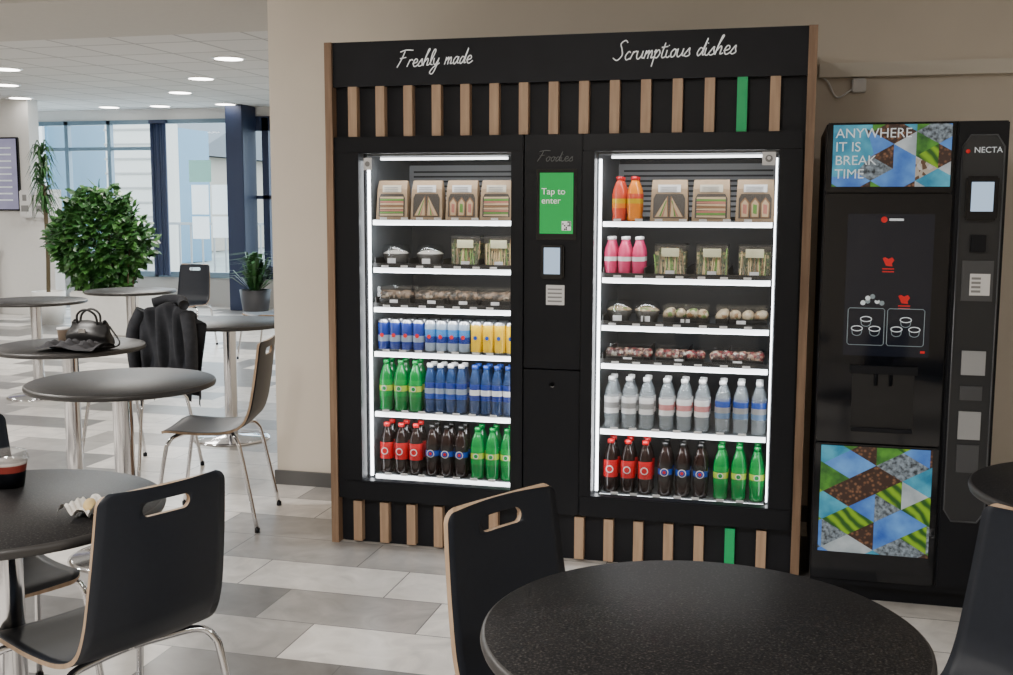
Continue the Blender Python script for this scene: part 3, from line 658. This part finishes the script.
# ---------------------------------------------------------------- jacket on chair
jm=mat('jacket_fabric',(.018,.02,.026),.9,noise=.3,nscale=30,bump=.5)
b=MB()
def jf(u,v):
    w=.20+.03*math.sin(v*pi)
    x=(u-.5)*2*w
    if v<.42:z=.885-(.42-v)/.42*.42;y=.045
    elif v>.58:z=.885-(v-.58)/.42*.46;y=-.045
    else:
        a=(v-.42)/.16*pi;y=.045*math.cos(a);z=.885+.02*math.sin(a)
    z-=.10*abs(u-.5)**2*4
    fold=.018*math.sin(u*23+v*5)+.012*math.sin(u*41-v*9)
    y+=fold*(1 if v<.5 else -1);z+=.008*math.sin(u*17)
    return (x,y,z)
b.grid(jf,40,40,jm)
for s in(-1,1):b.tube([(s*.17,.03,.86),(s*.22,.06,.74),(s*.225,.06,.6),(s*.21,.05,.45)],.042,jm,10,6,rad=lambda t:1-.25*t)
b.tube([(-.12,0,.90),(-.05,-.05,.92),(.05,-.05,.92),(.12,0,.90)],.03,jm,8,6)
o=b.obj('draped_jacket',None,(-1.49,1.17,0));o.rotation_euler[2]=math.atan2(-.97,-.25)-pi/2
# ---------------------------------------------------------------- handbag
b=MB();lm=mat('bag_leather',(.012,.012,.013),.4,noise=.2,nscale=30,bump=.4)
def bag(u,v):
    a=u*2*pi;w=.13*(1-.25*v**2);d=.06*(1-.75*v**2);e=.7
    c,s=math.cos(a),math.sin(a)
    return (w*abs(c)**e*(1 if c>0 else -1),d*abs(s)**e*(1 if s>0 else -1)+.008*math.sin(v*9),.12*v+.012*math.sin(3*a)*v)
b.grid(bag,33,12,lm)
b.box(-.09,.09,-.014,.014,.11,.122,lm)
for s in(-1,1):b.tube([(-.06,s*.012,.11),(-.05,s*.02,.16),(0,s*.025,.185),(.05,s*.02,.16),(.06,s*.012,.11)],.006,lm,8,6)
b.tube([(.12,0,.1),(.2,-.04,.02),(.16,-.12,.006),(.04,-.14,.006),(-.05,-.1,.006)],.005,lm,6,6)
b.box(-.02,.02,-.062,-.055,.07,.09,chrome,bev=.002)
b.obj('handbag',None,(-1.56,.54,.741))
b=MB()
b.grid(lambda u,v:((u-.5)*.34,(v-.5)*.2,.012+.03*math.sin(u*11)**2*math.sin(v*pi)+.018*math.sin(v*13+u*4)**2*math.sin(u*pi)),28,20,mat('scarf_fabric',(.035,.035,.04),.9,noise=.3,nscale=40))
b.obj('folded_scarf',None,(-1.52,.36,.741))
b=MB();b.lathe([(0,0),(.03,0),(.036,.07),(.038,.072),(.038,.08),(0,.082)],[mat('cup_tan',(.45,.35,.27),.6)]*2+[white]*3,None,20);b.obj('paper_coffee_cup',None,(-1.75,.60,.7405))
# ---------------------------------------------------------------- items on near table
b=MB();paper=mat('paper_white',(.72,.70,.66),.8,noise=.05)
b.grid(lambda u,v:((u-.5)*.09,(v-.5)*.12,.003+.05*abs(math.sin(u*7+v*3))*(abs(v-.5)**1.5+abs(u-.5)**1.5)+.006*math.sin(v*17+u*9)**2),22,22,paper,False)
b.lathe([(0,-.03),(.010,-.028),(.014,-.01),(.014,.01),(.010,.028),(0,.03)],pm('roll_bread',(.62,.45,.2),.7),T(.0,.0,.018,.5,1,pi/2),14)
b.obj('sandwich_wrapper',None,(.325,-2.13,.741))
b=MB()
b.lathe([(0,0),(.034,0),(.040,.04)],black,None,24);b.lathe([(.040,.04),(.043,.058)],pm('compote_red',(.25,.04,.03),.3),None,24);b.lathe([(.043,.058),(.045,.066),(.0,.072)],pm('cream_top',(.5,.45,.42),.5),None,24)
b.lathe([(.046,.066),(.048,.07),(.042,.09),(.02,.098),(0,.099)],glassmat('pot_lid_clear',.25,(.9,.92,.93),.1),None,24)
b.obj('dessert_pot',None,(-.02,-1.97,.741))
# ---------------------------------------------------------------- plants
b=MB();pw=mat('planter_white',(.74,.74,.72),.5,noise=.03)
b.box(-.44,.44,-.25,.25,0,.50,pw,bev=.02);b.box(-.40,.40,-.21,.21,.495,.51,mat('soil',(.03,.02,.015),.9,noise=.4))
stem=mat('stem',(.08,.06,.03),.8)
for k in range(2300):
    th=rnd(0,2*pi);ph=math.acos(rnd(-1,1));r=rnd(.35,1)**.4
    lump=1+.12*math.sin(th*3+1)+.1*math.sin(ph*5)
    p=Vector((-.20+.56*r*lump*math.sin(ph)*math.cos(th),.40*r*math.sin(ph)*math.sin(th),1.06+.54*r*lump*math.cos(ph)))
    d=(p-Vector((-.16,0,.9)));d.normalize();d=d*.6+Vector((rnd(-1,1),rnd(-1,.4),rnd(-1,.4)))
    leaf(b,p,d,(rnd(-.5,.5),-.6,1),rnd(.09,.15),rnd(.03,.05),random.choice([leafm,leafm,leafm2]))
for k in range(9):
    x=rnd(-.3,.2);b.tube([(x,rnd(-.1,.1),.5),(x*1.1,rnd(-.1,.1),.8),(x*1.6-.1,rnd(-.2,.2),1.2)],.008,stem,6,4)
b.obj('potted_shrub',None,(-5.47,6.55,0))
b=MB()
b.lathe([(0,0),(.16,0),(.2,.4),(.18,.4),(.17,.36),(0,.36)],pw,None,24)
b.tube([(0,0,.36),(.02,0,1.0),(0,0,1.7)],.025,stem,8,6)
for k in range(150):
    a=rnd(0,2*pi);z=rnd(1.3,2.15);L=rnd(.18,.32);el=rnd(-.2,1.2);c=Vector((math.cos(a),math.sin(a),0));P0=Vector((0,0,z));s=Vector((-math.sin(a),math.cos(a),0))*.014
    P1=P0+c*L*.5*math.cos(el)+Vector((0,0,L*.45*math.sin(el)+.03));P2=P0+c*L*.75+Vector((0,0,L*.4*math.sin(el)-.12))
    b.add([P0-s,P0+s,P1+s,P1-s,P2],[(0,1,2,3),(3,2,4)],leafm)
b.obj('potted_dracaena',None,(-6.93,7.3,0))
b=MB();b.lathe([(0,0),(.15,0),(.2,.38),(.18,.38),(.17,.34),(0,.34)],mat('pot_dark',(.03,.03,.035),.5),None,24)
for k in range(110):
    a=rnd(0,2*pi);L=rnd(.35,.7);el=rnd(.4,1.4);c=Vector((math.cos(a),math.sin(a),0));P0=Vector((rnd(-.05,.05),rnd(-.05,.05),.34));s=Vector((-math.sin(a),math.cos(a),0))*.03
    P1=P0+c*L*.5*math.cos(el)+Vector((0,0,L*.8*math.sin(el)));P2=P0+c*L*(.5+.4*math.cos(el))+Vector((0,0,L*.75*math.sin(el)))
    b.add([P0,P1+s,P1-s,P2],[(0,1,2),(2,1,3)],leafm)
b.obj('potted_palm',None,(-4.75,8.5,0))
b=MB();b.box(-.85,.85,-.05,0,-.48,.48,blackg,bev=.01);b.box(-.83,.83,-.053,-.049,-.46,.46,texmat('menu_screen_image','noise',[(.3,(.30,.28,.42)),(.7,(.42,.40,.55))],3,.9))
for i in range(9):b.box(.1,.75,-.056,-.052,.33-i*.085,.35-i*.085,lg)
b.obj('menu_screen',None,(-8.80,8.199,1.86))
b=MB()
for x in(0,.22):
    b.box(x-.09,x+.09,-.12,-.001,0,.36,white,bev=.015);b.box(x-.055,x+.055,-.125,-.118,.08,.16,grey);b.box(x-.03,x+.03,-.125,-.118,.22,.30,grey)
b.obj('hand_sanitiser_dispensers',None,(-7.82,8.199,1.29))
b=MB();b.box(-1.9,1.6,-.35,.35,0,.86,pw,bev=.01);b.box(-1.95,1.65,-.4,.4,.86,.90,white);b.obj('service_counter',None,(-9.9,7.7,0))
# ---------------------------------------------------------------- world, camera
w=bpy.data.worlds.new('sky');bpy.context.scene.world=w;w.use_nodes=True
bg=w.node_tree.nodes['Background'];bg.inputs[0].default_value=(.84,.92,1,1);bg.inputs[1].default_value=6
c=bpy.data.cameras.new('camera');c.lens=1088/1013*36;c.sensor_width=36;c.sensor_fit='HORIZONTAL';c.clip_end=200
o=link('camera',c)
Rm=Matrix.Rotation(.2508,4,'Z')@Matrix.Rotation(pi/2-.1194,4,'X')@Matrix.Rotation(.0032,4,'Z')
o.matrix_world=Matrix.Translation((1.874,-4.277,1.45))@Rm
bpy.context.scene.camera=o
